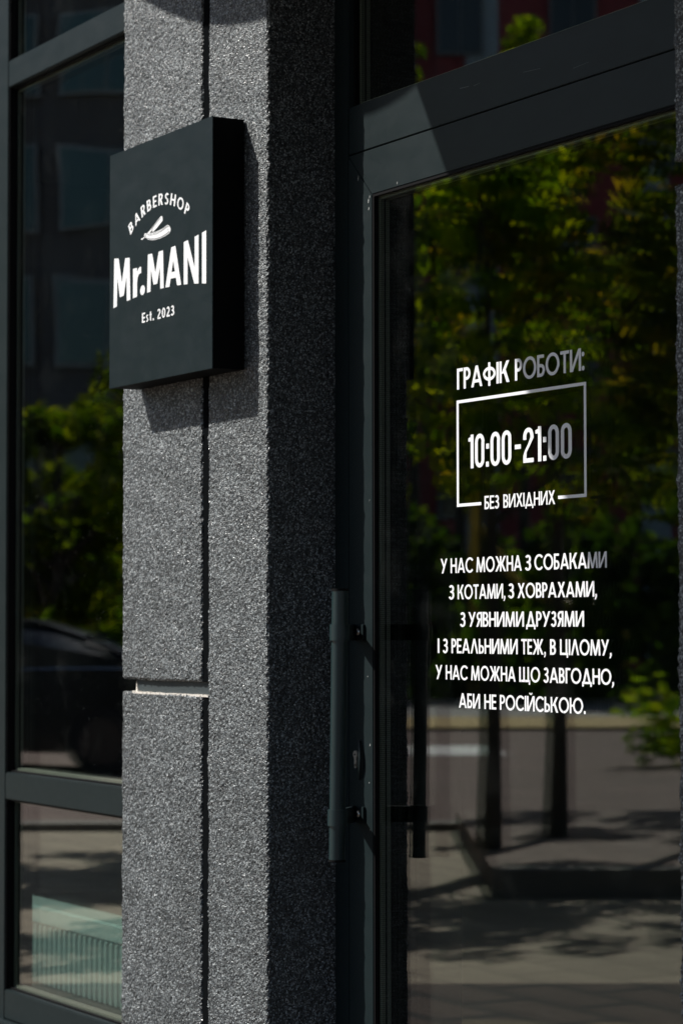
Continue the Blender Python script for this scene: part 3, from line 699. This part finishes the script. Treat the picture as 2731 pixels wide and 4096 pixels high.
def tree(q, s, label, trunk_r, z0, z1, R, nclump, size, per, m, base=0.0, lean=0.0, cat='tree', grp='young street trees'):
    P = ST(q, s, base); t = thing('street_tree', label, cat, P, group=grp)
    tb = MB(); top = z0+.55*(z1-z0)
    tb.tube([(P[0], P[1], base), (P[0]+.02, P[1], base+.6), (P[0]+lean*.5, P[1], z0), (P[0]+lean, P[1]+.03, top), (P[0]+lean, P[1]+.05, z1-.25)], [trunk_r*1.25, trunk_r, trunk_r*.85, trunk_r*.5, .012], 12)
    cl = []
    for i in range(nclump):
        u = (i+.5)/nclump; z = z0+(z1-z0)*(u**.85)
        prof = math.sin(math.pi*min(1, .12+.83*(z-z0)/(z1-z0)))**.6
        a = i*2.399+rng.random()*.9; rr = R*prof*math.sqrt(rng.uniform(.05, 1))
        c = (P[0]+lean+rr*math.cos(a), P[1]+rr*math.sin(a), z+rng.uniform(-.15, .15)); rad_ = rng.uniform(.15, .42)*(R/1.0)**.5
        cl.append((*c, rad_))
        if i % 2 == 0:
            zb_ = max(z0*.9, z-.55*rr-.2); tb.tube([(P[0]+lean*.6, P[1], zb_), (P[0]+(c[0]-P[0])*.5, P[1]+(c[1]-P[1])*.5, zb_+.45*(z-zb_)), c], [trunk_r*.4, trunk_r*.22, .006], 6)
    tb.build('trunk', BARK, t, smooth=True)
    V, F = leaf_cloud(cl, size, per); V = (np.array(V)-np.array(P)).tolist()
    me = bpy.data.meshes.new('crown'); me.from_pydata(V, [], F); link('crown', me, m, t)
    return t
tree(.80, 14.1, 'slim young tree nearest the door, yellow green leaves, at the paving edge', .060, 2.1, 4.15, .80, 19, .062, 200, LEAF, .135)
tree(1.23, 14.9, 'slim young tree just behind the nearest one, bronze tinted leaves', .062, 2.1, 4.25, .95, 19, .062, 200, LEAF2, .135)
tree(3.45, 18.6, 'broad young tree at the far right of the planting strip', .07, 2.1, 4.5, 1.5, 24, .075, 170, LEAF2)
tree(-.45, 16.8, 'leafy tree placed for its shade left of the planting strip, half hidden by the pillar', .07, 2.1, 4.6, .92, 26, .07, 190, LEAF)  # placed out of sight to cast shade on the pavement before the window
tree(-.70, 15.6, 'low young tree added to shade the pavement, nearest the shop window', .06, 1.9, 3.5, .85, 24, .065, 180, LEAFM)  # extra tree, added to deepen the shade on the pavement
tree(-.15, 13.2, 'low young tree added for shade close to the shopfront between the window and the door', .055, 1.9, 3.3, .68, 20, .06, 180, LEAF)  # added so that its shade falls on the nearer pavement
tree(2.20, 14.7, 'full young tree added for its shadow at the right of the planting kerb, nearest the second pillar', .06, 2.0, 4.4, .85, 18, .062, 200, LEAFM, .135)  # trunk out of view; added to throw shadow on the paving, crown fills the right
tree(8.2, 49.5, 'tree behind the hedge on the far right', .14, 5.0, 10.4, 2.2, 26, .14, 90, LEAF2)
tree(3.55, 50.0, 'tall slender tree behind the hedge in the middle', .12, 5.5, 13.2, .85, 26, .13, 90, LEAF)
tree(2.35, 51.0, 'smaller slender tree behind the hedge between two taller ones', .12, 5.0, 12.1, .6, 18, .13, 80, LEAF2)
tree(1.42, 50.0, 'narrow columnar tree behind the hedge beside the yellow arch', .12, 5.2, 12.9, .45, 22, .13, 90, LEAF)
tree(-3.55, 32.0, 'low broad tree reflected in the left shop window',   .11, 1.5, 4.1, 1.35, 38, .10, 150, LEAFM)
tree(-7.2, 34.0, 'low spreading tree at the far left behind the dark car', .11, 2.0, 4.0, 1.8, 34, .10, 160, LEAFM)
def hedge(name, label, q0, q1, s0, s1, z0, z1, n, size, m, cat, wood=True):
    P = ST((q0+q1)/2, (s0+s1)/2, 0); t = thing(name, label, cat, P)
    A = rng.random((n, 3)); A[:, 0] = q0+(q1-q0)*A[:, 0]; A[:, 1] = s0+(s1-s0)*A[:, 1]
    h = z1*(1+.10*np.sin(A[:, 0]*1.7)+.07*np.sin(A[:, 0]*5.1)); A[:, 2] = z0+(h-z0)*A[:, 2]**.8
    cl = [(*ST(a[0], a[1], a[2]), .3) for a in A]
    V, F = leaf_cloud(cl, size, 26); V = (np.array(V)-np.array(P)).tolist()
    me = bpy.data.meshes.new('foliage'); me.from_pydata(V, [], F); link('foliage', me, m, t)
    if wood:
        tb = MB()
        for i in range(int((q1-q0)*1.2)): 
            p = ST(q0+(i+.5)/1.2, (s0+s1)/2); tb.tube([(p[0],p[1],0),(p[0],p[1],z1*.8)], [.06,.02], 6)
        tb.build('stems', BARK, t)
    return t
hedge('tall_hedge', 'tall dark evergreen hedge across the far pavement', -14, 14, 46.5, 48.5, 0, 3.1, 1500, .16, LEAFD, 'hedge')
hedge('low_hedge', 'low dark hedge in front of the tall evergreen hedge', -14, 14, 43.6, 44.4, 0.03, 1.9, 520, .14, LEAFD, 'hedge')
hedge('round_shrub', 'small green shrub at the roadside right of the kerb', 2.9, 3.9, 24.5, 25.4, 0.05, .75, 34, .07, LEAF, 'shrub', False)

# ------------------------------------------------------------------ yellow playground arch
YEL = mat('yellow_painted_steel', (.62,.38,.03), .4)[0]
pa = thing('playground_arch', 'yellow painted steel post with a curved climbing rail', 'playground frame', ST(2.32, 45.4, .03))
def S3(q, z): return ST(q, 45.4, z)
MB().tube([S3(2.32,.03), S3(2.32,2.6), S3(2.36,3.75), S3(2.5,4.2), S3(2.8,4.45)], .085, 12).build('post', YEL, pa, smooth=True)
MB().tube([S3(2.75,2.70), S3(2.92,2.35), S3(3.2,2.05), S3(3.6,1.85), S3(4.1,1.72), S3(4.7,1.76), S3(5.0,1.4), S3(5.0,.03)], .075, 12).build('curved_rail', YEL, pa, smooth=True)
MB().tube([S3(2.35,3.2), S3(2.75,2.70)], .06, 10).build('cross_rail', YEL, pa, smooth=True)

# ------------------------------------------------------------------ car
PAINT = mat('black_car_paint', (.012,.013,.015), .18, .6)[0]; CARG = mat('car_glass', (.02,.025,.028), .05, .8)[0]
TYRE = mat('tyre', (.02,.02,.02), .8)[0]; RIM = mat('alloy_rim', (.08,.08,.085), .35, .5, 1)[0]; LAMP = mat('lamp_lens', (.5,.5,.48), .1)[0]; RED = mat('tail_lens', (.35,.01,.01), .2)[0]
RIMC = mat('bright_trim', (.6,.6,.62), .15, .5, 1)[0]
def car(q, s, rot, label):
    t = thing('parked_car', label, 'car', ST(q, s, -.012), rot)
    M = parent_world(t)
    def loft(prof, sec, name, m, par_):
        # prof: list of (x, zlow, zhigh, halfwidth low, halfwidth high)
        mb = MB(); V = []
        for x, zl, zh, wl, wh in prof:
            zm = (zl+zh)*.5
            ring = [(x,-wl,zl),(x,-max(wl,wh)*1.0,zm),(x,-wh,zh-.03),(x,-wh*.86,zh),(x,0,zh+.012),(x,wh*.86,zh),(x,wh,zh-.03),(x,max(wl,wh)*1.0,zm),(x,wl,zl)]
            V += ring
        F = []
        k = 9
        for i in range(len(prof)-1):
            for j in range(k): F.append((i*k+j, i*k+(j+1) % k, (i+1)*k+(j+1) % k, (i+1)*k+j))
        F.append(tuple(range(k))); F.append(tuple((len(prof)-1)*k+j for j in range(k)))
        mb.add([M @ Vector(v) for v in V], F); return mb.build(name, m, par_, smooth=True)
    body = [(-2.22,.42,.62,.70,.66),(-2.12,.25,.80,.80,.76),(-1.75,.22,.90,.87,.82),(-1.2,.22,.95,.89,.84),(0,.22,.97,.90,.85),(1.0,.22,.98,.90,.85),(1.7,.22,.98,.88,.82),(2.1,.25,.93,.82,.76),(2.25,.45,.70,.74,.68)]
    loft(body, 0, 'body', PAINT, t)
    cab = [(-1.15,.955,.99,.78,.74),(-.45,.97,1.36,.80,.60),(0,.97,1.43,.80,.61),(.7,.975,1.42,.80,.60),(1.35,.985,1.22,.79,.60),(1.75,.985,1.01,.74,.70)]
    loft(cab, 0, 'window_glass', CARG, t)
    roof = [(-.5,1.345,1.375,.62,.60),(0,1.40,1.445,.64,.62),(.7,1.39,1.435,.64,.61),(1.2,1.26,1.29,.62,.60)]
    loft(roof, 0, 'roof', PAINT, t)
    for sx in (-.0,):
        for sy in (-.735, .735):
            for pp in (((-1.15,sy*1.04,.97),(-.45,sy*.86,1.37)), ((.28,sy*1.05,.98),(.30,sy*.86,1.41)), ((1.75,sy*1.03,.99),(1.2,sy*.86,1.28))): MB().tube([M @ Vector(p) for p in pp], .024, 6).build('pillar_trim', PAINT, t)
            c = M @ Vector((-.75, sy*1.28, 1.0)); MB().tube([M @ Vector((-.80,sy*1.2,1.0)), M @ Vector((-.78,sy*1.36,1.03))], [.05,.075], 10).build('wing_mirror', PAINT, t)
    for sy in (-1, 1): MB().tube([M @ Vector(p) for p in ((-1.3,sy*.905,.945),(-.4,sy*.912,.965),(.6,sy*.912,.975),(1.7,sy*.89,.975))], .013, 6).build('window_trim', RIMC, t)
    for wx_ in (-1.38, 1.36):
        for sy in (-1, 1):
            w = MB().tube([M @ Vector((wx_, sy*.70, .32)), M @ Vector((wx_, sy*.905, .32))], .32, 28).build('wheel', TYRE, t, smooth=True)
            MB().tube([M @ Vector((wx_, sy*.89, .32)), M @ Vector((wx_, sy*.912, .32))], .21, 20).build('rim', RIM, w)
    for sy in (-1, 1):
        MB().tube([M @ Vector((-2.16, sy*.60, .66)), M @ Vector((-2.04, sy*.68, .68))], [.07,.10], 12).build('headlight', LAMP, t)
        MB().tube([M @ Vector((2.20, sy*.60, .74)), M @ Vector((2.10, sy*.70, .76))], [.06,.09], 12).build('tail_light', RED, t)
    return t
car(-3.6, 24.5, STROT, 'black saloon car parked on the road, reflected in the left window')

# ------------------------------------------------------------------ buildings across the street
def facade_mat(name, c1, c2):
    m, n, l, b = mat(name, c1, .75, .3)
    t = noise(n, l, .4, 5, .6, objcoord(n, l)); r = ramp(n, l, t.outputs[0], [(.35, c1), (.65, c2)]); l.new(r.outputs[0], b.inputs['Base Color']); return m
REDW = facade_mat('maroon_render', (.34,.065,.075), (.38,.08,.09)); GREYW = facade_mat('grey_brown_render', (.09,.085,.09), (.115,.11,.11))
PALE = facade_mat('pale_blue_grey_panel', (.42,.50,.56), (.48,.56,.60)); WINM = mat('facade_window_frame', (.25,.27,.28), .5)[0]
PANE = mat('facade_pane', (.02,.03,.035), .08, .8)[0]; TEAL = mat('teal_facade_pane', (.03,.09,.095), .15, .6)[0]
def building(name, label, q0, q1, s0, depth, H, wall, pane, ww, wh, pitch_q, pitch_z, panels=None):
    P = ST((q0+q1)/2, s0+depth/2, 0); t = thing(name, label, 'building', P)
    def bx(qa, qb, sa, sb, za, zb_):
        pp = [ST(qa,sa), ST(qb,sa), ST(qb,sb), ST(qa,sb)]; return MB().prism([(a[0],a[1]) for a in pp], za, zb_, axis=2)
    bx(q0, q1, s0, s0+depth, 0, H).build('wall', wall, t); bx(q0-.3, q1+.3, s0-.3, s0+depth+.3, H+.002, H+.5).build('roof', WINM, t)
    if panels:
        for qa, qb, za, zb_ in panels: bx(qa, qb, s0-.08, s0-.004, za, zb_).build('cladding_panel', PALE, t)
    q = q0+1.0; n = 0
    while q+ww < q1-.5:
        z = 1.1
        while z+wh < H-.5:
            f = bx(q, q+ww, s0-.16, s0-.085, z, z+wh); f.build('window', WINM, t); fo = t.children[-1] if False else bpy.data.objects[-1] if False else None
            o = [c for c in COL.objects if c.name.startswith('window') and c.parent == t][-1] if False else LAST[0]
            bx(q+.08, q+ww*.5-.03, s0-.19, s0-.163, z+.08, z+wh-.08).build('pane', pane, o)
            bx(q+ww*.5+.03, q+ww-.08, s0-.19, s0-.163, z+.08, z+wh-.08).build('pane', pane, o)
            z += pitch_z; n += 1
        q += pitch_q
    return t
LAST = [None]
_b = MB.build
def _build(s, name, m, parent=None, **k):
    o = _b(s, name, m, parent, **k)
    if name == 'window': LAST[0] = o
    return o
MB.build = _build
building('apartment_building', 'maroon rendered apartment block with pale panels behind the trees', -1.5, 26, 70, 10, 20.5, REDW, PANE, 1.3, 1.9, 3.1, 3.2,
         [(3.4,4.3,.5,19), (8.2,9.0,.5,19), (14,15,.5,19)])
building('office_building', 'dark grey office block with teal windows, reflected in the left window', -24, -2.2, 58, 10, 19, GREYW, TEAL, 2.3, 1.9, 2.75, 3.1)
